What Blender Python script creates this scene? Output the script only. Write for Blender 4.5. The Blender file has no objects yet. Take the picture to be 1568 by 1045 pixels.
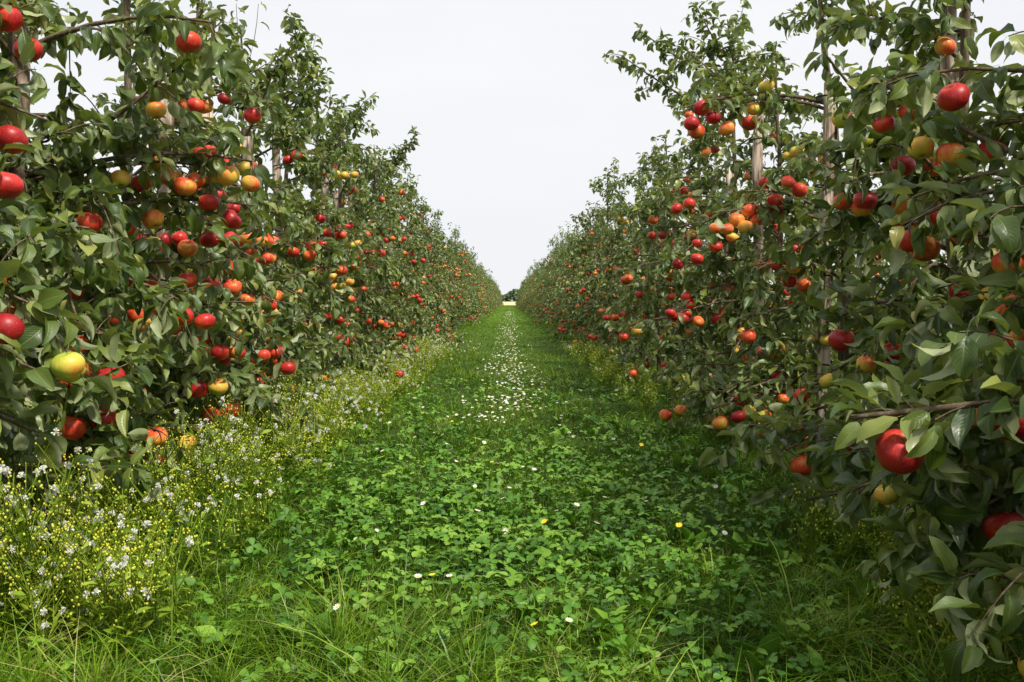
import bpy, math, numpy as np
from mathutils import Vector
D=bpy.data; S=bpy.context.scene; COL=S.collection
EYE=0.76
# ------------------------------------------------------------ materials
def newmat(name):
    m=D.materials.new(name); m.use_nodes=True; nt=m.node_tree; nt.nodes.clear()
    o=nt.nodes.new('ShaderNodeOutputMaterial'); return m,nt,o
class NT:
    def __init__(s,nt): s.nt=nt
    def n(s,t,**k):
        x=s.nt.nodes.new(t)
        for a,b in k.items(): setattr(x,a,b)
        return x
    def l(s,a,b): s.nt.links.new(a,b)
    def put(s,sock,v):
        if isinstance(v,bpy.types.NodeSocket): s.l(v,sock)
        elif isinstance(v,(tuple,list)): sock.default_value=tuple(v)+((1,) if len(v)==3 and sock.type=='RGBA' else ())
        else: sock.default_value=v
    def math(s,op,a,b=0,c=0,clamp=False):
        x=s.n('ShaderNodeMath',operation=op); x.use_clamp=clamp
        s.put(x.inputs[0],a); s.put(x.inputs[1],b)
        return x.outputs[0]
    def mix(s,f,a,b,mode='MIX'):
        x=s.n('ShaderNodeMix',data_type='RGBA',blend_type=mode)
        s.put(x.inputs[0],f); s.put(x.inputs[6],a); s.put(x.inputs[7],b); return x.outputs[2]
    def mapr(s,v,a,b,c=0,d=1):
        x=s.n('ShaderNodeMapRange'); s.put(x.inputs[0],v)
        for i,q in enumerate((a,b,c,d)): x.inputs[i+1].default_value=q
        return x.outputs[0]
    def noise(s,vec,scale,detail=3,rough=.55):
        x=s.n('ShaderNodeTexNoise'); s.l(vec,x.inputs['Vector']); x.inputs['Scale'].default_value=scale
        x.inputs['Detail'].default_value=detail; x.inputs['Roughness'].default_value=rough; return x.outputs['Fac']
    def ramp(s,f,stops):
        x=s.n('ShaderNodeValToRGB'); s.l(f,x.inputs[0]); e=x.color_ramp.elements
        while len(e)<len(stops): e.new(.5)
        for q,(p,c) in zip(e,stops): q.position=p; q.color=tuple(c)+(1,)
        return x.outputs[0]
    def princ(s,col,rough=.5,spec=.5):
        p=s.n('ShaderNodeBsdfPrincipled'); s.put(p.inputs['Base Color'],col); s.put(p.inputs['Roughness'],rough)
        p.inputs['Specular IOR Level'].default_value=spec; return p
    def attr(s):
        a=s.n('ShaderNodeVertexColor',layer_name='Col'); x=s.n('ShaderNodeSeparateColor'); s.l(a.outputs[0],x.inputs[0]); return x.outputs
    def pos(s): return s.n('ShaderNodeNewGeometry').outputs['Position']

def mat_leaf():
    m,nt,o=newmat('apple_leaf'); N=NT(nt)
    r,g,b=N.attr(); uv=N.n('ShaderNodeSeparateXYZ'); N.l(N.n('ShaderNodeUVMap').outputs[0],uv.inputs[0])
    au=N.math('ABSOLUTE',N.math('SUBTRACT',uv.outputs[0],.5))
    top=N.ramp(r,[(0,(.020,.045,.009)),(.4,(.058,.105,.016)),(.72,(.135,.185,.034)),(.92,(.26,.29,.065)),(1,(.36,.31,.08))])
    mid=N.mapr(au,0.0,.05,1,0)
    sv=N.math('SINE',N.math('MULTIPLY',N.math('SUBTRACT',uv.outputs[1],N.math('MULTIPLY',au,.55)),62))
    sv=N.mapr(sv,.75,1,0,.35)
    v=N.math('MAXIMUM',mid,sv)
    top=N.mix(N.math('MULTIPLY',v,.5),top,(.25,.30,.08))
    und=N.mix(r,(.17,.215,.095),(.36,.40,.19)); und=N.mix(N.math('MULTIPLY',v,.5),und,(.40,.42,.22))
    bf=N.n('ShaderNodeNewGeometry').outputs['Backfacing']
    c=N.mix(bf,top,und)
    p=N.princ(c,N.mapr(g,0,1,.34,.50),.5)
    bmp=N.n('ShaderNodeBump'); bmp.inputs['Strength'].default_value=.35; bmp.inputs['Distance'].default_value=.002
    N.l(N.math('SUBTRACT',1,v),bmp.inputs['Height']); N.l(bmp.outputs[0],p.inputs['Normal'])
    t=N.n('ShaderNodeBsdfTranslucent'); N.put(t.inputs[0],N.mix(r,(.16,.26,.02),(.38,.44,.05)))
    x=N.n('ShaderNodeMixShader'); x.inputs[0].default_value=.20
    N.l(p.outputs[0],x.inputs[1]); N.l(t.outputs[0],x.inputs[2]); N.l(x.outputs[0],o.inputs[0]); return m
def mat_apple():
    m,nt,o=newmat('apple_skin'); N=NT(nt)
    r,g,b=N.attr(); tc=N.n('ShaderNodeTexCoord').outputs['Object']
    mp=N.n('ShaderNodeMapping'); mp.inputs['Scale'].default_value=(1,1,.13); N.l(tc,mp.inputs[0])
    st=N.noise(mp.outputs[0],230,3); lo=N.noise(tc,20,2)
    f=N.math('ADD',r,N.math('ADD',N.mapr(st,.3,.7,-.10,.10),N.mapr(lo,.3,.7,-.15,.15)))
    c=N.ramp(f,[(0,(.34,.42,.05)),(.18,(.72,.52,.07)),(.36,(.80,.30,.05)),(.52,(.72,.11,.03)),(.72,(.58,.028,.02)),(1,(.33,.010,.014))])
    fk=N.noise(tc,520,0); c=N.mix(N.mapr(fk,.70,.78,0,.22),c,(.75,.52,.25))
    c=N.mix(b,c,(.14,.12,.035))
    p=N.princ(c,N.mapr(g,0,1,.36,.46),.4); N.l(p.outputs[0],o.inputs[0]); return m
def mat_bark():
    m,nt,o=newmat('apple_bark'); N=NT(nt); tc=N.n('ShaderNodeTexCoord').outputs['Object']
    mp=N.n('ShaderNodeMapping'); mp.inputs['Scale'].default_value=(1,1,.35); N.l(tc,mp.inputs[0])
    c=N.ramp(N.noise(mp.outputs[0],70,4),[(.25,(.05,.035,.022)),(.5,(.12,.088,.055)),(.75,(.24,.19,.13))])
    p=N.princ(c,.85,.2); bm=N.n('ShaderNodeBump'); bm.inputs['Distance'].default_value=.004; N.l(N.noise(mp.outputs[0],90,4),bm.inputs['Height']); N.l(bm.outputs[0],p.inputs['Normal'])
    N.l(p.outputs[0],o.inputs[0]); return m
def mat_wood():
    m,nt,o=newmat('weathered_wood'); N=NT(nt); tc=N.n('ShaderNodeTexCoord').outputs['Object']
    mp=N.n('ShaderNodeMapping'); mp.inputs['Scale'].default_value=(1,1,.07); N.l(tc,mp.inputs[0])
    c=N.ramp(N.noise(mp.outputs[0],75,5,.6),[(.32,(.07,.04,.025)),(.45,(.36,.26,.19)),(.6,(.60,.50,.41)),(.8,(.74,.66,.57))])
    pt=N.noise(tc,6,3); c=N.mix(N.mapr(pt,.50,.57,0,.8),c,(.13,.07,.045))
    p=N.princ(c,.85,.2); bm=N.n('ShaderNodeBump'); bm.inputs['Distance'].default_value=.006; N.l(N.noise(mp.outputs[0],75,5),bm.inputs['Height']); N.l(bm.outputs[0],p.inputs['Normal'])
    N.l(p.outputs[0],o.inputs[0]); return m
def mat_flat(name,c,rough=.6,spec=.3,trans=0):
    m,nt,o=newmat(name); N=NT(nt)
    nz=N.noise(N.pos(),60,2); cc=N.mix(N.mapr(nz,.3,.7,0,.35),c,tuple(q*.6 for q in c))
    p=N.princ(cc,rough,spec)
    if trans:
        t=N.n('ShaderNodeBsdfTranslucent'); N.put(t.inputs[0],c); x=N.n('ShaderNodeMixShader'); x.inputs[0].default_value=trans
        N.l(p.outputs[0],x.inputs[1]); N.l(t.outputs[0],x.inputs[2]); N.l(x.outputs[0],o.inputs[0])
    else: N.l(p.outputs[0],o.inputs[0])
    return m
def mat_green(name,stops,rough=.5,trans=.3,dk=.4,tr=(.26,.46,.02)):
    m,nt,o=newmat(name); N=NT(nt); r,g,b=N.attr(); ps=N.pos()
    f=N.math('ADD',r,N.math('ADD',N.mapr(N.noise(ps,1.6,3),.3,.7,-.28,.28),N.mapr(N.noise(ps,7,2),.3,.7,-.18,.18)))
    c=N.ramp(f,stops)
    c=N.mix(N.mapr(b,0,.55,dk,0),c,(.02,.035,.006))  # shade low between the blades, painted in: colour darkens towards the roots
    p=N.princ(c,rough,.3); t=N.n('ShaderNodeBsdfTranslucent'); N.put(t.inputs[0],N.mix(.5,c,tr))
    x=N.n('ShaderNodeMixShader'); x.inputs[0].default_value=trans
    N.l(p.outputs[0],x.inputs[1]); N.l(t.outputs[0],x.inputs[2]); N.l(x.outputs[0],o.inputs[0]); return m
LEAF,APPLE,BARK,WOOD=mat_leaf(),mat_apple(),mat_bark(),mat_wood()
TIE=mat_flat('black_tie',(.015,.015,.015))
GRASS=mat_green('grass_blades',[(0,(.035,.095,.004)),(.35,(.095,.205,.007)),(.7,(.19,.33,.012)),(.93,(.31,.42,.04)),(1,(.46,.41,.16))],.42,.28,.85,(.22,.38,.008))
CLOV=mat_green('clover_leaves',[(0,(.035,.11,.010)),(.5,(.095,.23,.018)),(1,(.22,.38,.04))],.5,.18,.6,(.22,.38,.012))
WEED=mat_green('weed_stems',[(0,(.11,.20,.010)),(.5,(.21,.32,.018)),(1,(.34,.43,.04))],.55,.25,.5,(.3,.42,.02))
WHITE=mat_flat('white_petals',(.86,.86,.78),.7,.2,.25); YEL=mat_flat('yellow_florets',(.75,.55,.03),.7,.2); YG=mat_flat('yellow_green_buds',(.58,.58,.06),.7,.2)
# ------------------------------------------------------------ mesh accumulation
class Acc:
    def __init__(s): s.v=[];s.q=[];s.uv=[];s.c=[];s.m=[];s.n=0
    def grid(s,P,mat,uv=None,col=None,wrap=False):
        N,R,C,_=P.shape
        idx=np.arange(N*R*C).reshape(N,R,C)+s.n
        if wrap: nx=np.roll(idx,-1,axis=2); a=idx[:,:-1]; b=nx[:,:-1]; c=nx[:,1:]; d=idx[:,1:]
        else: a=idx[:,:-1,:-1]; b=idx[:,:-1,1:]; c=idx[:,1:,1:]; d=idx[:,1:,:-1]
        q=np.stack([a,b,c,d],-1).reshape(-1,4)
        s.v.append(P.reshape(-1,3)); s.q.append(q); s.m.append(np.full(len(q),mat,np.int32)); s.n+=N*R*C
        s.uv.append(np.zeros((N*R*C,2)) if uv is None else np.broadcast_to(uv,(N,R,C,2)).reshape(-1,2))
        s.c.append(np.full((N*R*C,3),.5) if col is None else np.broadcast_to(col,(N,R,C,3)).reshape(-1,3))
    def mesh(s,name,mats):
        v=np.concatenate(s.v).astype(np.float32); q=np.concatenate(s.q).astype(np.int32)
        me=D.meshes.new(name); me.vertices.add(len(v)); me.vertices.foreach_set('co',v.ravel())
        me.loops.add(q.size); me.loops.foreach_set('vertex_index',q.ravel())
        me.polygons.add(len(q)); me.polygons.foreach_set('loop_start',np.arange(0,q.size,4,dtype=np.int32))
        me.polygons.foreach_set('material_index',np.concatenate(s.m)); me.polygons.foreach_set('use_smooth',np.ones(len(q),bool))
        me.update(calc_edges=True)
        u=me.uv_layers.new(name='UVMap'); uv=np.concatenate(s.uv).astype(np.float32)[q.ravel()]; u.data.foreach_set('uv',uv.ravel())
        a=me.attributes.new('Col','FLOAT_COLOR','POINT'); c=np.concatenate(s.c).astype(np.float32); c=np.concatenate([c,np.ones((len(c),1),np.float32)],1)
        a.data.foreach_set('color',c.ravel())
        for m in mats: me.materials.append(m)
        return me
def obj(name,me,loc=(0,0,0),rz=0,sc=1,parent=None):
    o=D.objects.new(name,me); o.location=loc; o.rotation_euler=(0,0,rz); o.scale=(sc,)*3; COL.objects.link(o)
    if parent: o.parent=parent
    return o
def unit(a): return a/np.maximum(np.linalg.norm(a,axis=-1,keepdims=True),1e-9)
def tubes(acc,P,R,mat,sides=5):
    T=unit(np.gradient(P,axis=1)); ref=np.where(np.abs(T[...,2:3])>.9,np.array([1.,0,0]),np.array([0,0,1.]))
    A=unit(np.cross(T,ref)); B=np.cross(T,A); th=np.arange(sides)/sides*2*np.pi
    G=P[:,:,None]+R[:,:,None,None]*(np.cos(th)[:,None]*A[:,:,None]+np.sin(th)[:,None]*B[:,:,None])
    acc.grid(G,mat,wrap=True)
def leaves(acc,O,Dr,L,rng,C,mat=0,rows=8,curl=(.3,2.2),wr=(.19,.28)):
    n=len(O); Nn=np.array([0,0,1.])+rng.normal(0,.5,(n,3)); 
    Dr=unit(Dr); Sd=unit(np.cross(Dr,Nn)); Nn=np.cross(Sd,Dr)
    t=np.concatenate([[0,.18],.18+.82*np.linspace(0,1,rows-1)[1:]])
    tb=np.clip((t-.18)/.82,0,1); prof=np.sin(np.pi*tb**.82)**.8*(1-.12*tb); prof[0]=prof[1]=.03; prof[-1]=.02
    cu=rng.uniform(*curl,n)[:,None]; al=np.sin(cu*t)/cu; dn=-(1-np.cos(cu*t))/cu
    W=L*rng.uniform(*wr,n)
    s=np.linspace(-1,1,C); fold=rng.uniform(.15,1.05,n)[:,None,None]; ph=rng.uniform(0,6.3,n)[:,None,None]
    w=(W[:,None]*prof)[:,:,None]
    lat=w*s*np.cos(fold*.8); up=w*np.abs(s)*np.sin(fold*.8)+.17*w*np.sin(t[None,:,None]*13+ph+s*1.5)*np.abs(s)
    sw=rng.normal(0,.17,n)[:,None]*t*t
    G=O[:,None,None]+Dr[:,None,None]*(L[:,None]*al)[:,:,None,None]+Sd[:,None,None]*(lat+(L[:,None]*sw)[:,:,None])[...,None]
    a=cu*t; Nl=Nn[:,None]*np.cos(a)[...,None]+Dr[:,None]*np.sin(a)[...,None]
    G=G+Nn[:,None,None]*(L[:,None]*dn)[:,:,None,None]+Nl[:,:,None]*up[...,None]
    uv=np.stack(np.broadcast_arrays((s*.5+.5)[None,:],tb[:,None]),-1)[None]
    col=np.stack([rng.beta(1.5,1.8,n),rng.random(n),np.zeros(n)],-1)[:,None,None]
    acc.grid(G,mat,uv,col)
SUN=unit(np.array([.50,-.58,1.0]))
def apples(acc,Pc,R,red,rng,mat,seg,rings,top=None):
    n=len(Pc); ph=np.linspace(.0,np.pi,rings); th=np.arange(seg)/seg*2*np.pi
    r=np.sin(ph)*(1+.07*np.cos(ph)); r[0]=.01; r[-1]=.01
    z=np.cos(ph)*.9; z=z-.34*np.exp(-(r/.26)**2)*(ph<1.5)+.2*np.exp(-(r/.24)**2)*(ph>1.6)
    lob=1+.03*np.cos(5*th)[None]*np.clip(-np.cos(ph),0,1)[:,None]
    X=r[:,None]*np.cos(th)*lob; Y=r[:,None]*np.sin(th)*lob; Z=np.broadcast_to(z[:,None],X.shape)
    T=np.stack([X,Y,Z],-1)[:, ::-1]
    sc=np.stack([rng.uniform(.95,1.05,n),rng.uniform(.95,1.05,n),rng.uniform(.88,1.03,n)],-1)
    V=T[None]*sc[:,None,None]*R[:,None,None,None]
    tx=rng.normal(0,.3,n); ty=rng.normal(0,.3,n)
    cx,sx=np.cos(tx)[:,None,None],np.sin(tx)[:,None,None]; x,y,zz=V[...,0],V[...,1],V[...,2]
    y,zz=y*cx-zz*sx,y*sx+zz*cx; cy,sy=np.cos(ty)[:,None,None],np.sin(ty)[:,None,None]; x,zz=x*cy+zz*sy,-x*sy+zz*cy
    V=np.stack([x,y,zz],-1); nr=unit(V)
    bd=unit(SUN*.5+rng.normal(0,.6,(n,3)))
    bl=(nr*bd[:,None,None]).sum(-1)
    redv=red[:,None,None]+.24*bl*(.4+.6*rng.random(n)[:,None,None])
    cal=np.zeros(rings); cal[-1]=1; cal[0]=1; cal[1]=.3*(rings>=14)
    cal=cal[::-1]
    col=np.stack(np.broadcast_arrays(redv,rng.random(n)[:,None,None],cal[None,:,None]),-1)
    acc.grid(Pc[:,None,None]+V,mat,None,col,wrap=True)
    if top is None: return
    ax=np.stack([np.sin(ty),-np.sin(tx),np.ones(n)],-1); ax=unit(ax)
    a=Pc+ax*(R*.5)[:,None]; b=top
    m=(a+b)/2+rng.normal(0,.002,(n,3)); Pp=np.stack([a,m,b],1); tubes(acc,Pp,np.full((n,3),.0014),2,4)
def bez(a,c,b,K=6):
    t=np.linspace(0,1,K)[:,None]; return a*(1-t)**2+2*c*t*(1-t)+b*t*t
def at(P,t):
    K=len(P)-1; f=min(t*K,K-1e-6); i=int(f); return P[i]+(P[i+1]-P[i])*(f-i), unit(P[i+1]-P[i])
def make_tree(name,seed,H=2.5,nap=80,C=3,rows=7,spread=.52,heroes=(),shoots=(),toplean=(0,0),dens=1.,seg=12,rings=9,face=None,bare=False,topthin=0.,far=False):
    rng=np.random.default_rng(seed); acc=Acc()
    z=np.linspace(0,H,16); jit=np.cumsum(rng.normal(0,.009,(16,2)),0); jit-=jit[0]
    f=np.clip((z-1.4)/(H-1.4),0,1)**1.5
    TR=np.stack([jit[:,0]+toplean[0]*f,jit[:,1]+toplean[1]*f,z],-1)
    tubes(acc,TR[None],(.025*(1-z/H)**.8+.004)[None],2,9)
    def tp(h): return at(TR,min(max(h/H,0),.999))[0]
    lat=[];tw=[];hpos=[];hrad=[];hred=[];htop=[]
    nl=int(35*dens)
    for i in range(nl):
        u=(i+.5)/nl; h=.28+(H-.48)*u**1.25; a=i*2.4+rng.normal(0,.4)
        if h>1.45 and rng.random()<topthin: continue
        L=(spread*(1-h/H)**.65+.12)*rng.uniform(.65,1.4); dr=np.array([math.cos(a),math.sin(a),0])
        A=tp(h); el=rng.uniform(-.6,.2) if h<1.5 else rng.uniform(-.2,.7)
        B=A+dr*L*(1.-.2*abs(el))+np.array([0,0,L*el]); B[2]=max(B[2],.16+rng.random()*.1)
        lat.append(bez(A,A+dr*L*.5+np.array([0,0,L*rng.uniform(.1,.4)]),B))
    for (pts,reds,rad) in heroes:
        pts=np.array(pts); T=pts.mean(0)+np.array([0,0,.085]); A=tp(max(T[2]+rng.uniform(-.2,.08),.3))
        M=(A+T)/2+np.array([0,0,.10]); d=unit((T-A)*np.array([1,1,0])); B=T+d*.08+np.array([0,0,-.03])
        P=bez(A,M+d*.05,B,6); lat.append(P)
        for p,r_,q in zip(pts,reds,rad):
            j=np.argmin(((P-p)**2).sum(-1)+ (P[:,2]<p[2]+.03)*1.); hpos.append(p); hred.append(r_); hrad.append(q)
            tpnt=P[j] if np.linalg.norm(P[j]-p)<.13 else p+np.array([0,0,.07])
            htop.append(tpnt)
            if np.linalg.norm(P[j]-p)>=.13: tw.append(bez(P[j],(P[j]+tpnt)/2+np.array([0,0,.03]),tpnt,6))
    for T in shoots:
        T=np.array(T); A=tp(min(max(T[2]-.45,.35) if T[2]>1.2 else T[2]+.1,H*.93)); M=(A+T)/2+np.array([0,0,-.05 if T[2]>1.2 else .1])
        P=bez(A,M,T.copy()); tw.append(P); lat.append(P)
    for i in range(rng.integers(3,6)):
        A=tp(H-rng.uniform(.05,.8)); a=rng.uniform(0,6.3); L=rng.uniform(.2,.5); d=np.array([math.cos(a),math.sin(a),0])
        tw.append(bez(A,A+d*L*.4+np.array([0,0,L*.25]),A+d*L*.5+np.array([0,0,L*.85])))
    tw.append(np.array([TR[-4]+(TR[-1]-TR[-4])*k/5 for k in range(6)]))
    for P in list(lat):
        Ln=np.linalg.norm(P[-1]-P[0])
        for k in range(int(1.7+Ln*7)):
            t=rng.uniform(.2,1); A,tg=at(P,t); d=unit(tg*.6+rng.normal(0,.75,3)+np.array([0,0,.15])); L=rng.uniform(.07,.22)
            B=A+d*L+np.array([0,0,-L*.3]); B[2]=max(B[2],.12); tw.append(bez(A,A+d*L*.6,B))
    latA=np.array(lat); twA=np.array(tw)
    LL=np.linalg.norm(latA[:,-1]-latA[:,0],axis=-1)
    if far: tubes(acc,latA[:,::5],(.004+.011*LL)[:,None]*np.linspace(1,.3,2)[None],2,3)
    else:
        tubes(acc,latA,(.004+.010*LL)[:,None]*np.linspace(1,.3,6)[None],2,5)
        tubes(acc,twA,np.full((len(twA),1),.0028)*np.linspace(1,.5,6)[None],2,4)
    O=[];Dd=[];Ls=[]
    sz=1.15 if far else 1.
    def node(A,tg,k,big=1.):
        for _ in range(k):
            w=rng.normal(0,1,3); w-=tg*w.dot(tg); w/=np.linalg.norm(w)
            O.append(A+rng.normal(0,.004,3)); Dd.append(tg*rng.uniform(.1,.8)+w+np.array([0,0,rng.uniform(-.8,.35)])); Ls.append(rng.uniform(.065,.108)*big*sz)
    for P in lat:
        Ln=np.linalg.norm(P[-1]-P[0]); n=int(Ln/.038)
        for k in range(n):
            t=rng.uniform(.15,1); A,tg=at(P,t); node(A,tg,rng.integers(1,4))
    for P in tw:
        Ln=np.linalg.norm(P[-1]-P[0]); n=int(Ln/(.040 if far else .029))+1
        for k in range(n):
            A,tg=at(P,(k+.5)/n); node(A,tg,rng.integers(1,3))
        node(P[-1],unit(P[-1]-P[-2]),rng.integers(3,5 if far else 6),.85)
    O=np.array(O);Dd=np.array(Dd);Ls=np.array(Ls)
    pos=[np.array(p) for p in hpos]; nh=len(pos); red=list(hred); tops=[np.array(q) for q in htop]; rad=list(hrad); tries=0
    src=lat+tw
    while len(pos)<nap+nh and tries<nap*6:
        tries+=1; P=src[rng.integers(len(lat)) if rng.random()<.6 else rng.integers(len(src))]; A,tg=at(P,rng.uniform(.45,1))
        if A[2]>H-.5 or (A[2]>1.7 and rng.random()<.5): continue
        base=rng.choice([.12,.3,.46,.62,.80],p=[.09,.16,.26,.28,.21])
        for _ in range(rng.integers(1,6)):
            R=rng.uniform(.031,.039); p=A+np.array([rng.normal(0,.04),rng.normal(0,.04),-R*1.3-.01-rng.random()*.04])
            if p[2]<.09: continue
            if all(np.linalg.norm(p-q)>.071 for q in pos):
                pos.append(p); rad.append(R); red.append(np.clip(base+rng.normal(0,.12),.05,.95)); tops.append(A)
    PA=np.array(pos)
    # summer pruning: leaves are taken off where they shade the fruit on its outer side
    Cn=O+unit(Dd)*Ls[:,None]*.55-np.array([0,0,.012])
    keep=np.ones(len(O),bool)
    for i,p in enumerate(PA):
        od=np.array([p[0],p[1],0]); 
        if face is not None: od=unit(od)*.3+np.array(face)
        od=unit(od+1e-6); rel=Cn-p; al=rel@od; pr=np.linalg.norm(rel-al[:,None]*od,axis=1)
        mx=.45 if i<nh else (.13 if i%2 else .05)
        keep&=~((al>-.02)&(al<mx)&(pr<(.044 if i<nh else .040)))
    if bare:
        od=unit(np.array([face[0],face[1],0])); s0=np.array([face[0]*.1,face[1]*.1,0]); rel=(Cn-s0)*np.array([1,1,0]); al=rel@od; pr=np.linalg.norm(rel-al[:,None]*od,axis=1)
        keep&=~((al>0)&(pr<.065)&(Cn[:,2]>.95)&(rng.random(len(O))<.88))
    leaves(acc,O[keep],Dd[keep],Ls[keep],rng,C,0,rows)
    apples(acc,PA,np.array(rad),np.array(red),rng,1,seg,rings,None if far else np.array(tops))
    return acc.mesh(name,[LEAF,APPLE,BARK])
def make_stake(name,seed,h,r=.029):
    rng=np.random.default_rng(seed); acc=Acc(); K=14; z=np.linspace(-.1,h,K); z=np.append(z,h+.004)
    P=np.stack([np.cumsum(rng.normal(0,.003,K+1)),np.cumsum(rng.normal(0,.003,K+1)),z],-1); R=r*(1+rng.normal(0,.05,K+1)); R[-1]=.002
    th=np.arange(14)/14*2*np.pi; rr=1+.08*np.sin(3*th+1)+rng.normal(0,.03,14)
    G=P[:,None]+R[:,None,None]*np.stack([np.cos(th)*rr,np.sin(th)*rr,0*th],-1)[None]
    acc.grid(G[None],0,wrap=True)
    for hh in np.arange(.5,h,.42)+rng.uniform(-.08,.08):
        c=np.array([.028,0,hh]); a=np.linspace(0,2*np.pi,17)
        loop=np.stack([c[0]+(.034+r)*np.cos(a)*1.15,(.006+r)*np.sin(a)*1.15,hh+.008*np.sin(a+seed)],-1)
        tubes(acc,loop[None],np.full((1,17),.0045),1,5)
    return acc.mesh(name,[WOOD,TIE])
# ------------------------------------------------------------ fruit measured in the orchard: x, y, height, redness
HERO=[(-1.21,2.44,1.10,.85),(-1.54,3.4,1.01,.28),(-1.32,2.65,1.45,.7),(-1.27,2.66,1.37,.85),(-.97,3.05,1.49,.62),
(-1.18,3.5,1.14,.42),(-1.11,3.43,1.10,.46),(-1.05,3.5,1.05,.75),(-1.05,3.57,1.137,.22),(-.98,3.5,1.144,.2),(-1.245,3.5,1.195,.16),(-1.0,3.6,1.0,.8),
(-1.14,3.8,.94,.8),(-1.065,3.8,.94,.75),(-1.4,3.8,.93,.8),(-1.24,3.85,.91,.5),(-1.39,3.6,.79,.6),(-1.305,3.6,.767,.65),(-1.18,3.65,.784,.6),
(-1.38,3.66,.70,.8),(-1.33,3.6,.623,.27),(-1.24,3.65,.61,.65),(-1.17,2.65,.37,.5),(-1.11,2.72,.385,.72),(-1.14,3.2,.27,.55),(-1.25,3.2,.196,.82),
(-1.15,2.75,.22,.34),(-1.19,3.8,.37,.8),(-1.115,3.8,.38,.2),(-1.13,4.0,.26,.65),(-1.2,4.0,.25,.6),(-1.22,5.5,.21,.5),(-1.25,5,.69,.55),(-1.17,5,.73,.6),(-1.3,5.02,.665,.6),
(-1.19,4.97,.65,.25),(-1.25,5.0,.61,.5),(-1.40,3.2,.74,.4),(-1.34,8,.83,.15),(-1.41,8,.9,.2),(-1.34,8,.96,.3),(-1.40,8,.82,.2),(-1.28,8,.86,.15),
(-1.3,6.0,1.0,.6),(-1.2,6.0,.98,.55),(-1.25,6.6,1.25,.7),(-1.2,6.5,.9,.4),(-1.25,4.4,.86,.6),(-1.18,4.4,.84,.7),(-1.1,4.3,1.5,.8),(-1.2,2.9,.5,.6),
(-1.25,4.4,1.3,.7),(-1.33,4.45,1.27,.8),(-1.3,4.9,1.0,.5),(-1.22,4.95,1.02,.6),(-1.3,3.1,.95,.7),(-1.35,2.6,.75,.6),(-1.3,2.65,.68,.3),
(.67,1.70,.45,.88),(.735,1.86,.46,.92),(1.04,2.35,1.185,.78),(1.2,3.05,1.12,.92),(1.11,2.54,.92,.72),(1.35,3.4,.98,.85),(1.14,3.2,1.03,.78),(1.40,3.3,1.15,.4),
(1.33,2.77,1.12,.55),(1.22,2.44,.80,.5),(1.25,4.7,1.18,.55),(1.25,4.7,.88,.6),(1.34,4.7,.87,.42),(1.125,4.7,1.54,.85),(.90,4.7,1.61,.8),(.96,4.72,1.57,.85),
(1.02,4.7,1.515,.4),(.88,4.7,1.5,.6),(1.07,4.7,1.09,.45),(1.125,4.7,1.13,.5),(1.22,4.75,1.27,.8),(1.10,4.65,1.05,.2),(1.17,4.7,1.09,.5),(1.1,6,.68,.85),(1.07,6,.73,.8),
(1.25,6,.60,.9),(1.3,6,.64,.9),(.875,7.6,.43,.6),(1.27,4.7,.34,.9),(1.13,4.7,.54,.7),(1.1,4.7,.24,.85),(.98,4.6,.14,.45),(.92,5.3,.12,.5),
(.89,3,.21,.6),(1.0,2.4,.25,.5),(.98,1.95,.26,.8),(1.0,3.0,.59,.85),(1.06,3.0,.27,.55),(1.1,2.2,.62,.6),(1.1,6.1,1.3,.7),(1.02,6.1,1.27,.8),(1.1,6.0,1.1,.6),(1.15,7.2,1.5,.8),(1.05,7.3,1.3,.5)]
SHOOT=[(-1.15,12.4,2.8),(-1.3,12.5,2.7),(-1.2,8.3,2.4),(-1.35,7.0,2.45),(-1.25,6.0,2.35),(-1.0,3.3,1.6),(.82,7.2,2.5),(.95,7.4,2.75),(1.35,7.3,2.9),(1.1,6.2,2.3),
 (.84,1.68,.62),(.74,1.78,.57),(.80,1.9,.36),(.92,2.1,.5),(.95,1.9,.75),(.8,2.3,.32),(.98,2.5,.95),(1.0,3.2,1.55),(1.05,2.9,1.4),(.86,1.6,.36),(.88,1.65,.2),(.80,1.75,.24),(.76,1.95,.26),(1.0,2.2,.3),(.95,2.9,.35),(.86,1.55,.5),(1.0,1.95,.9),(1.05,2.3,.72),
 (.9,3.6,.3),(1.0,4.6,.3),(.95,5.2,.25),(1.0,6.4,.3),(.88,2.9,.18),
 (-1.15,2.5,.85),(-1.25,2.5,1.3),(-1.1,2.9,.6),(-1.05,2.2,.75),(-1.0,2.15,.6),(-1.08,2.3,.45),(-1.05,2.7,.5),(-1.0,3.1,.75),(-1.05,3.9,.6),(-1.1,4.2,.35),(-1.1,5.3,.5),(-1.1,6.2,.5)]
leftY=[2.2,3.25,4.28,5.2,6.0,7.1,8.3,9.4,10.5,11.5,12.5]; rightY=[1.2,2.35,3.5,4.8,6.0,7.3,8.5]
XT=1.6
def clusters(items):
    out=[]
    for it in items:
        for c in out:
            if np.linalg.norm(np.array(c[0][:3])-np.array(it[:3]))<.17: c.append(it); break
        else: out.append([it])
    return out
HV=[2.25,2.6,2.4,2.7,2.15,2.5,2.35,2.6]
variants=[make_tree('apple_tree_mesh',100+i,H=HV[i],nap=70,C=3,rows=6,spread=.57,seg=10,rings=8,topthin=.2) for i in range(8)]
farvar=[make_tree('far_apple_tree_mesh',200+i,H=HV[i],nap=54,C=3,rows=4,spread=.58,seg=7,rings=6,topthin=.15,far=True,dens=.95) for i in range(6)]
stakes=[make_stake('tree_stake_mesh',i,1.72+.07*i) for i in range(4)]
rng=np.random.default_rng(5)
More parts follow.
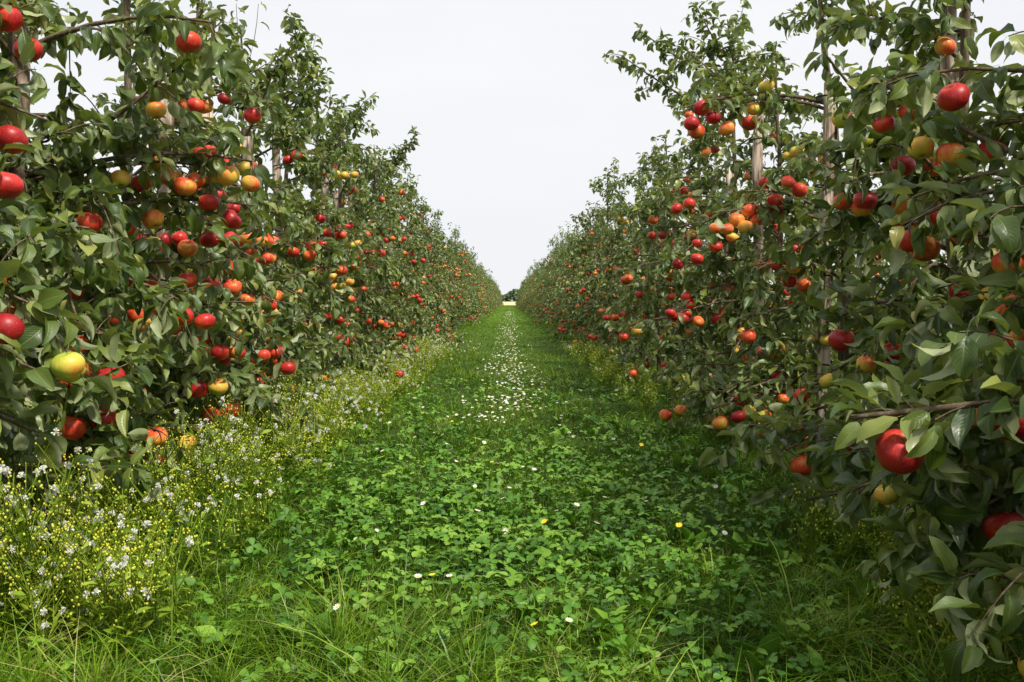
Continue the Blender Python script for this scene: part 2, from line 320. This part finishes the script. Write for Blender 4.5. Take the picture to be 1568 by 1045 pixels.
def place_stake(x,y,off=.1):
    i=rng.integers(4); s=-np.sign(x); o=obj('tree_stake',stakes[i],(x+s*off*.75,y-off*.7,0)); o.rotation_euler=(rng.normal(0,.02),rng.normal(0,.035),1.4+rng.normal(0,.2))
HT={('L',4.28):2.75,('L',3.25):2.0,('L',2.2):2.2,('R',7.3):2.8,('R',4.8):2.6,('R',3.5):2.7,('L',12.5):2.6,('R',6.0):2.2,('R',1.2):2.2}
THIN={('L',3.25):.7,('L',4.28):.5,('L',2.2):.6,('R',4.8):.65,('R',3.5):.15,('L',5.2):.4,('R',6.0):.3,('R',2.35):0.1}
BARE=[('L',4.28),('L',5.2),('L',6.0),('R',4.8),('R',6.0)]
k=0
for side,X,Ys in(('L',-XT,leftY),('R',XT,rightY)):
    for y in Ys:
        near=y<9 or y==12.5
        if near:
            hs=[h for h in HERO if (h[0]>0)==(X>0) and min(Ys,key=lambda q:abs(q-h[1]))==y]
            cl=[([(a[0]-X,a[1]-y,a[2]+.05) for a in c],[a[3] for a in c],[.041 if a[1]<2 else .038 for a in c]) for c in clusters(hs)]
            sh=[(s[0]-X,s[1]-y,s[2]) for s in SHOOT if (s[0]>0)==(X>0) and min(Ys,key=lambda q:abs(q-s[1]))==y]
            hi=y<5.5
            me=make_tree('apple_tree_mesh',500+k,H=HT.get((side,y),2.4),nap=(10 if y<1.5 else 42) if y<4 else 60,C=5 if hi else 3,rows=9 if hi else 7,heroes=cl,shoots=sh,
                spread=.54 if side=='L' else .54,seg=20 if hi else 14,rings=14 if hi else 10,toplean=(-.12,0) if (side,y)==('R',4.8) else (0,0),
                face=(.55 if X<0 else -.45,-.8,0),bare=(side,y) in BARE,topthin=THIN.get((side,y),.15),dens=1.12 if y<4 else 1.05)
            obj('apple_tree',me,(X,y,0))
        else: obj('apple_tree',variants[k%8],(X+rng.normal(0,.04),y,0),rng.uniform(0,6.28),rng.uniform(.93,1.03))
        place_stake(X,y,.16 if (side,y) in BARE+[('L',8.3)] else .0); k+=1
for X,y0 in((-XT,13.6),(XT,9.6)):
    y=y0
    while y<140:
        vs=variants if y<22 else farvar
        obj('apple_tree',vs[rng.integers(len(vs))],(X+rng.normal(0,.07),y,0),rng.uniform(0,6.28),rng.uniform(.82,1.08))
        if y<30: place_stake(X,y,.0)
        y+=rng.uniform(1.0,1.25)
for X in(-4.8,4.8):
    y=-1.
    while y<45:
        obj('apple_tree',farvar[rng.integers(6)],(X+rng.normal(0,.05),y,0),rng.uniform(0,6.28),rng.uniform(.75,.92)); y+=rng.uniform(1.1,1.35)
for X,ys in((-XT,(-1.1,0,1.1)),(XT,(-1.1,0))):
    for y in ys: obj('apple_tree',variants[rng.integers(8)],(X+.2*np.sign(X),y,0),rng.uniform(0,6.28),.93)
# ------------------------------------------------------------ ground
def sheet(name,x0,x1,y0,y1,z,mat):
    me=D.meshes.new(name); me.from_pydata([(x0,y0,z),(x1,y0,z),(x1,y1,z),(x0,y1,z)],[],[(0,1,2,3)]); me.materials.append(mat); return obj(name,me)
m,nt,o=newmat('meadow_soil'); N=NT(nt); ps=N.pos()
c=N.ramp(N.noise(ps,9,6,.7),[(.3,(.016,.03,.005)),(.55,(.038,.075,.008)),(.8,(.08,.12,.015))])
far=N.n('ShaderNodeSeparateXYZ'); N.l(ps,far.inputs[0]); c=N.mix(N.mapr(far.outputs[1],12,50),c,(.10,.20,.012))
p=N.princ(c,.9,.1); N.l(p.outputs[0],o.inputs[0]); sheet('ground',-1200,1200,-60,2400,0,m)
m,nt,o=newmat('stubble_field'); N=NT(nt); c=N.ramp(N.noise(N.pos(),.4,4),[(.3,(.50,.41,.22)),(.7,(.60,.52,.31))]); p=N.princ(c,.9,.1); N.l(p.outputs[0],o.inputs[0]); sheet('stubble_field',-700,700,160,640,.004,m)
# ------------------------------------------------------------ grass
def blades(acc,x,y,h,w,lean,rng,rows,mat=0,rlo=0,rhi=1):
    n=len(x); a=rng.uniform(0,6.28,n); b=rng.uniform(0,6.28,n); t=np.linspace(0,1,rows)
    ld=np.stack([np.cos(a),np.sin(a)],-1); sd=np.stack([np.cos(b),np.sin(b),0*b],-1)
    out=(lean*h)[:,None]*t**1.8; up=h[:,None]*(t-.25*lean[:,None]*t**3)
    P=np.zeros((n,rows,3)); P[...,0]=x[:,None]+ld[:,0:1]*out; P[...,1]=y[:,None]+ld[:,1:2]*out; P[...,2]=up
    wd=w[:,None]*(1-t**1.6*.92)
    G=np.stack([P-sd[:,None]*wd[...,None]/2,P+sd[:,None]*wd[...,None]/2],2)
    rr=rng.beta(1.6,2.0,n)*(rhi-rlo)+rlo; rr=np.where(rng.random(n)<.02,1.15,rr)
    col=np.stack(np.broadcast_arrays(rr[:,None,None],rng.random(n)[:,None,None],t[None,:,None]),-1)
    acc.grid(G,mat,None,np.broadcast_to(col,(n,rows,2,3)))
g=np.random.default_rng(9); acc=Acc()
def clump(x,y):
    return .5+.25*(np.sin(x*5.1+y*1.7)+np.sin(y*4.3-x*2.9+1.3)*np.cos(x*9.7+y*6.1))
for (y0,y1,dn,wm,rows) in((1.2,2.6,9000,.0032,5),(2.6,4,6000,.0034,4),(4,7,3400,.0040,3),(7,14,1400,.005,3),(14,35,420,.009,2),(35,80,100,.018,2),(80,158,30,.03,2)):
    W=2.3; n=int((y1-y0)*2*W*dn); x=g.uniform(-W,W,n); y=g.uniform(y0,y1,n)
    nt_=int((y1-y0)*2*W*80); tx=g.uniform(-W,W,nt_); ty=g.uniform(y0,y1,nt_); nk=int(n*.6); pick=g.integers(0,nt_,nk); tr=g.normal(0,.024,(nk,2))
    if y1<15: x[:nk]=tx[pick]+tr[:,0]; y[:nk]=np.maximum(ty[pick]+tr[:,1],1.15)
    th_=g.uniform(.5,1.6,nt_); hm=np.ones(n)*.85
    if y1<15: hm[:nk]=th_[pick]
    cl=clump(x,y); mg=np.clip((np.abs(x)-.75)/.5,0,1)
    clv=np.exp(-((y-3.4)/1.1)**2)*(np.abs(x-.1)<.75)
    k=g.random(n)<(.5+.5*cl)*(1-.35*clv); x,y,cl,mg,clv,hm=x[k],y[k],cl[k],mg[k],clv[k],hm[k]; n=len(x)
    near=np.clip((2.9-y)/1.,0,1)
    h=g.uniform(.03,.08,n)*hm*(1+.75*near+.9*mg*(y<60))*(.55+.85*cl)*(1-.3*clv); h*=np.where(g.random(n)<.06,1.5,1)
    track=np.exp(-((np.abs(x)-.62)/.16)**2); h*=1-.3*track*(1-near)
    blades(acc,x,y,h,wm*g.uniform(.6,1.6,n),g.uniform(.2,1.8,n),g,rows)
obj('grass',acc.mesh('grass',[GRASS]))
acc=Acc()
for sgn in(-1,1):
    n=14000; x=sgn*g.uniform(2.3,6,n); y=g.uniform(0,45,n); blades(acc,x,y,g.uniform(.05,.14,n),g.uniform(.008,.016,n),g.uniform(.2,1.2,n),g,3)
obj('grass',acc.mesh('side_grass',[GRASS]))
# ------------------------------------------------------------ clover
acc=Acc()
def clover(cx,cy,hz,size,rng):
    n=len(cx); yaw=rng.uniform(0,6.28,n); tn=unit(np.array([0,0,1.])+rng.normal(0,.3,(n,3)))
    ref=np.stack([np.cos(yaw),np.sin(yaw),0*yaw],-1); A=unit(ref-tn*(ref*tn).sum(-1,keepdims=True)); B=np.cross(tn,A); O=np.stack([cx,cy,hz],-1)
    rr=rng.beta(2,2,n); g2=rng.random(n)
    t=np.array([0,.3,.65,.9,1.]); pf=np.array([.08,.65,1.,.72,.15]); s=np.array([-1,0,1.])
    for q in range(3):
        a=q*2.094+rng.normal(0,.12,n); d=A*np.cos(a)[:,None]+B*np.sin(a)[:,None]; sd=np.cross(d,tn)
        dr=rng.uniform(-.1,.45,n)[:,None]
        lon=size[:,None]*t; w=size[:,None]*.42*pf
        G=O[:,None,None]+d[:,None,None]*(lon[:,:,None,None]*np.ones((1,1,3,1)))+sd[:,None,None]*(w[:,:,None]*s)[...,None]+tn[:,None,None]*((w*.35)[:,:,None]*np.abs(s)-(dr*lon*t)[:,:,None])[...,None]
        col=np.stack(np.broadcast_arrays(rr[:,None,None],g2[:,None,None],np.ones((1,5,3))),-1); acc.grid(G,0,None,col)
    base=O*np.array([1,1,0])+np.concatenate([rng.normal(0,.012,(n,2)),np.zeros((n,1))],1)
    tubes(acc,np.stack([base,(base+O)/2+rng.normal(0,.004,(n,3)),O],1),np.full((n,3),.0009),0,3)
n=27000; x=g.uniform(-1.1,1.3,n); y=g.uniform(1.6,9,n)
pr=np.exp(-((y-3.2)/1.2)**2)*np.exp(-((x-.05)/.7)**4)*.85+.24*clump(x*1.3,y*1.1)*(np.abs(x)<1.2); k=g.random(n)<pr*(.3+.9*clump(x+3,y*1.2)); x,y=x[k],y[k]
clover(x,y,g.uniform(.035,.09,len(x)),g.uniform(.012,.028,len(x)),g)
obj('clover',acc.mesh('clover',[CLOV]))
acc=Acc()
O=[];Dd=[];L=[]
spots=[(-.35,2.35,.07),(.32,2.35,.07),(-.28,2.02,.07),(-.42,2.05,.08),(.55,2.3,.06),(.2,2.15,.07),(-.9,2.5,.07),(.75,2.7,.07),(-.5,2.9,.07),(-.1,2.0,.06),(.05,2.3,.07),(.35,2.0,.06)]+[(g.uniform(-.9,1.1),g.uniform(1.9,6),g.uniform(.035,.07)) for _ in range(220)]
for sx,sy,sl in spots:
    for q in range(g.integers(4,8)):
        a=g.uniform(0,6.28); O.append((sx+g.normal(0,.008),sy+g.normal(0,.008),.02)); Dd.append((math.cos(a),math.sin(a),g.uniform(.9,2.4))); L.append(sl*g.uniform(.8,1.3))
leaves(acc,np.array(O),np.array(Dd),np.array(L),g,3,0,8,(.3,1.4)); acc.c[-1]=acc.c[-1]*np.array([1,1,0])+np.array([.15,0,1.])
obj('dock_weeds',acc.mesh('dock_weeds',[CLOV]))
# ------------------------------------------------------------ flowers
def daisies(acc,x,y,h,r,rng,wm,ym,np_=11):
    n=len(x); tn=unit(np.array([0,-.15,1.])+rng.normal(0,.28,(n,3))); ref=unit(np.cross(tn,np.array([0,1.,0]))); B=np.cross(tn,ref); O=np.stack([x,y,h],-1)
    for q in range(np_):
        a=q/np_*2*np.pi+rng.normal(0,.06,n); d=ref*np.cos(a)[:,None]+B*np.sin(a)[:,None]; sd=np.cross(d,tn); t=np.array([.25,.7,1.]); w=np.array([.10,.2,.12])
        G=O[:,None,None]+d[:,None,None]*(r[:,None]*t)[:,:,None,None]+sd[:,None,None]*((r[:,None]*w)[:,:,None]*np.array([-1,1.]))[...,None]+tn[:,None,None]*(r[:,None]*.25*t**2)[:,:,None,None]
        acc.grid(G,wm)
    th=np.arange(8)/8*2*np.pi; rs=np.array([.36,.3,.15,.01]); hs=np.array([0,.12,.2,.22])
    ring=np.cos(th)[:,None]*ref[:,None]+np.sin(th)[:,None]*B[:,None]
    G=O[:,None,None]+(r[:,None]*rs)[:,:,None,None]*ring[:,None]+tn[:,None,None]*(r[:,None]*hs)[:,:,None,None]; acc.grid(G,ym,wrap=True)
    b=O*np.array([1,1,0])+np.concatenate([rng.normal(0,.015,(n,2)),np.zeros((n,1))],1); tubes(acc,np.stack([b,(b+O)/2+rng.normal(0,.006,(n,3)),O],1),np.full((n,3),.0011),2,4)
acc=Acc()
pts=[(-.215,2.32),(-.14,2.30),(-.105,2.26),(-.07,2.22),(-.06,3.35),(0,3.4),(-.02,3.2),(.03,3.45),(-.12,3.45),(-.35,2.0),(.12,1.98),(.6,2.75),(-.27,3.1),(.05,3.7),(.5,4.1),(.42,4.6)]
x=np.array([p[0] for p in pts]);y=np.array([p[1] for p in pts]); hh=g.uniform(.11,.14,len(x))
n=60; x=np.append(x,g.uniform(-.7,.8,n)); y=np.append(y,g.uniform(2.8,7,n))
for y0,y1,n,s in((5.5,8,150,.13),(8,13,260,.12),(13,25,260,.12),(25,60,200,.15)):
    yy=g.uniform(y0,y1,n); x=np.append(x,g.normal(0,s,n)+.04*np.sin(yy)); y=np.append(y,yy)
n=len(x); hz=g.uniform(.07,.12,n); hz[:len(hh)]=hh
daisies(acc,x,y,hz,np.where(y<5,.009,.0095)*g.uniform(.7,1.2,n)*(1+np.clip((y-15)/60,0,1)),g,0,1,11)
obj('daisies',acc.mesh('daisies',[WHITE,YEL,WEED]))
acc=Acc(); x=np.array([.49,.1,-.07,-.18,.05,.95,1.0,1.05,.98,1.1,1.02,1.15,.6,-.3]);y=np.array([2.85,2.8,4.0,2.3,1.95,2.2,2.3,2.15,2.05,2.35,2.1,2.3,4.5,5.2])
daisies(acc,x,y,g.uniform(.10,.14,len(x))+.1*(x>.9),g.uniform(.007,.010,len(x)),g,1,1,14); obj('dandelions',acc.mesh('dandelions',[WHITE,YEL,WEED]))
acc=Acc()
plants=[]
for _ in range(330):
    y=2.0+12*g.random()**1.5; plants.append((-1.04-.05*(y<3)+g.normal(0,.15),y,g.uniform(.16,.38)*(1 if y<5 else .85),1))
for _ in range(50):
    y=g.uniform(5,14); plants.append((.98+g.normal(0,.12),y,g.uniform(.12,.24),.5))
for _ in range(26): plants.append((g.uniform(.8,1.3),g.uniform(1.9,3.2),g.uniform(.1,.22),.12))
st=[];LO=[];LD=[];LLn=[];bud=[];fl=[]
for (px,py,ph,fw) in plants:
    for q in range(g.integers(4,8)):
        a=g.uniform(0,6.28); sp=g.uniform(.1,.55)*ph; A=np.array([px,py,0]); B=A+np.array([math.cos(a)*sp,math.sin(a)*sp,ph*g.uniform(.6,1.1)])
        P=bez(A,A+(B-A)*np.array([.3,.3,.6]),B,5); st.append(P); fp=g.random()<.42*fw
        for z in range(6):
            X,tg=at(P,g.uniform(.35,1)); a2=g.uniform(0,6.28); l=g.uniform(.03,.09); Y=X+np.array([math.cos(a2)*l*.7,math.sin(a2)*l*.7,l]); st.append(bez(X,(X+Y)/2+np.array([0,0,-.005]),Y,5))
            for w in range(2):
                p=Y+g.normal(0,.010,3); (fl if fp and g.random()<.22 else bud).append(p)
        for z in range(9):
            X,tg=at(P,g.uniform(.05,.95)); a2=g.uniform(0,6.28); LO.append(X); LD.append((math.cos(a2),math.sin(a2),.6)); LLn.append(g.uniform(.02,.05))
st=np.array(st); tubes(acc,st,np.full((len(st),5),.0012),0,3)
leaves(acc,np.array(LO),np.array(LD),np.array(LLn),g,3,0,5,(.2,1.2),(.12,.2)); acc.c[-1]=acc.c[-1]*np.array([1,1,0])+np.array([0.05,0,1.])
def balls(P,R,mat):
    n=len(P); th=np.arange(6)/6*2*np.pi; ph=np.array([.05,.9,1.7,2.5,3.1]); T=np.stack(np.broadcast_arrays(np.sin(ph)[:,None]*np.cos(th),np.sin(ph)[:,None]*np.sin(th),np.cos(ph)[:,None]*1.2),-1)[:,::-1]
    acc.grid(P[:,None,None]+T[None]*R[:,None,None,None],mat,wrap=True)
bud=np.array(bud); balls(bud,g.uniform(.0016,.0032,len(bud)),2)
fl=np.array(fl); n=len(fl)
for q in range(34):
    d=unit(g.normal(0,1,(n,3))+np.array([0,0,.5])); s_=unit(np.cross(d,g.normal(0,1,(n,3)))); R=g.uniform(.006,.010,n); t=np.array([.1,1.])
    G=fl[:,None,None]+d[:,None,None]*(R[:,None]*t)[:,:,None,None]+s_[:,None,None]*(R[:,None,None]*np.array([[.06],[.24]])[None]*np.array([-1,1.]))[...,None]; acc.grid(G,1)
obj('margin_wildflowers',acc.mesh('margin_wildflowers',[WEED,WHITE,YG]))
acc=Acc(); n=26000; cx=g.uniform(-500,500,n); hh=3.2+2.2*np.abs(np.sin(cx*.11+1))*(.6+.4*np.sin(cx*.037))+1.0*np.sin(cx*.43); P=np.stack([cx,680+g.normal(0,3,n),g.random(n)**.7*hh*1.5],-1)
a=unit(g.normal(0,1,(n,3))); b=unit(np.cross(a,g.normal(0,1,(n,3)))); G=P[:,None,None]+a[:,None,None]*np.array([-.7,.7])[None,:,None,None]+b[:,None,None]*np.array([-.7,.7])[None,None,:,None]
acc.grid(G,0,None,np.stack([g.random(n)*.5,g.random(n),np.ones(n)],-1)[:,None,None]); obj('distant_trees',acc.mesh('distant_trees',[mat_flat('far_foliage',(.10,.14,.07))]))
# ------------------------------------------------------------ world, sun, camera
w=D.worlds.new('World'); S.world=w; w.use_nodes=True; nt=w.node_tree; nt.nodes.clear(); N=NT(nt)
out=N.n('ShaderNodeOutputWorld'); bg=N.n('ShaderNodeBackground'); sky=N.n('ShaderNodeTexSky',sky_type='NISHITA'); sky.sun_disc=False
az=math.atan2(SUN[0],SUN[1]); el=math.asin(SUN[2]); sky.sun_elevation=el; sky.sun_rotation=az; sky.dust_density=4
tc=N.n('ShaderNodeTexCoord').outputs['Generated']; mp=N.n('ShaderNodeMapping'); mp.inputs['Scale'].default_value=(1,1,3); N.l(tc,mp.inputs[0])
cl=N.mix(N.mapr(N.noise(mp.outputs[0],2.2,5),.3,.7),(9.1,9.25,9.7),(9.9,9.95,10.1))
N.l(N.mix(.95,sky.outputs[0],cl),bg.inputs[0]); bg.inputs[1].default_value=.1; N.l(bg.outputs[0],out.inputs[0])
sl=D.lights.new('sun','SUN'); sl.energy=5.0; sl.angle=math.radians(5); sl.color=(1,.95,.85); so=D.objects.new('sun',sl); COL.objects.link(so)
so.rotation_euler=Vector(SUN).to_track_quat('Z','Y').to_euler()
cd=D.cameras.new('camera'); cam=D.objects.new('camera',cd); COL.objects.link(cam); cam.location=(0,0,EYE); cd.lens=35; cd.sensor_width=36; cd.clip_end=5000; cd.clip_start=.05
cam.rotation_euler=(math.radians(90-2.33),0,math.radians(-.15)); S.camera=cam
S.view_settings.view_transform='Standard'; S.view_settings.look='None'
print('faces',sum(len(m.polygons) for m in D.meshes))
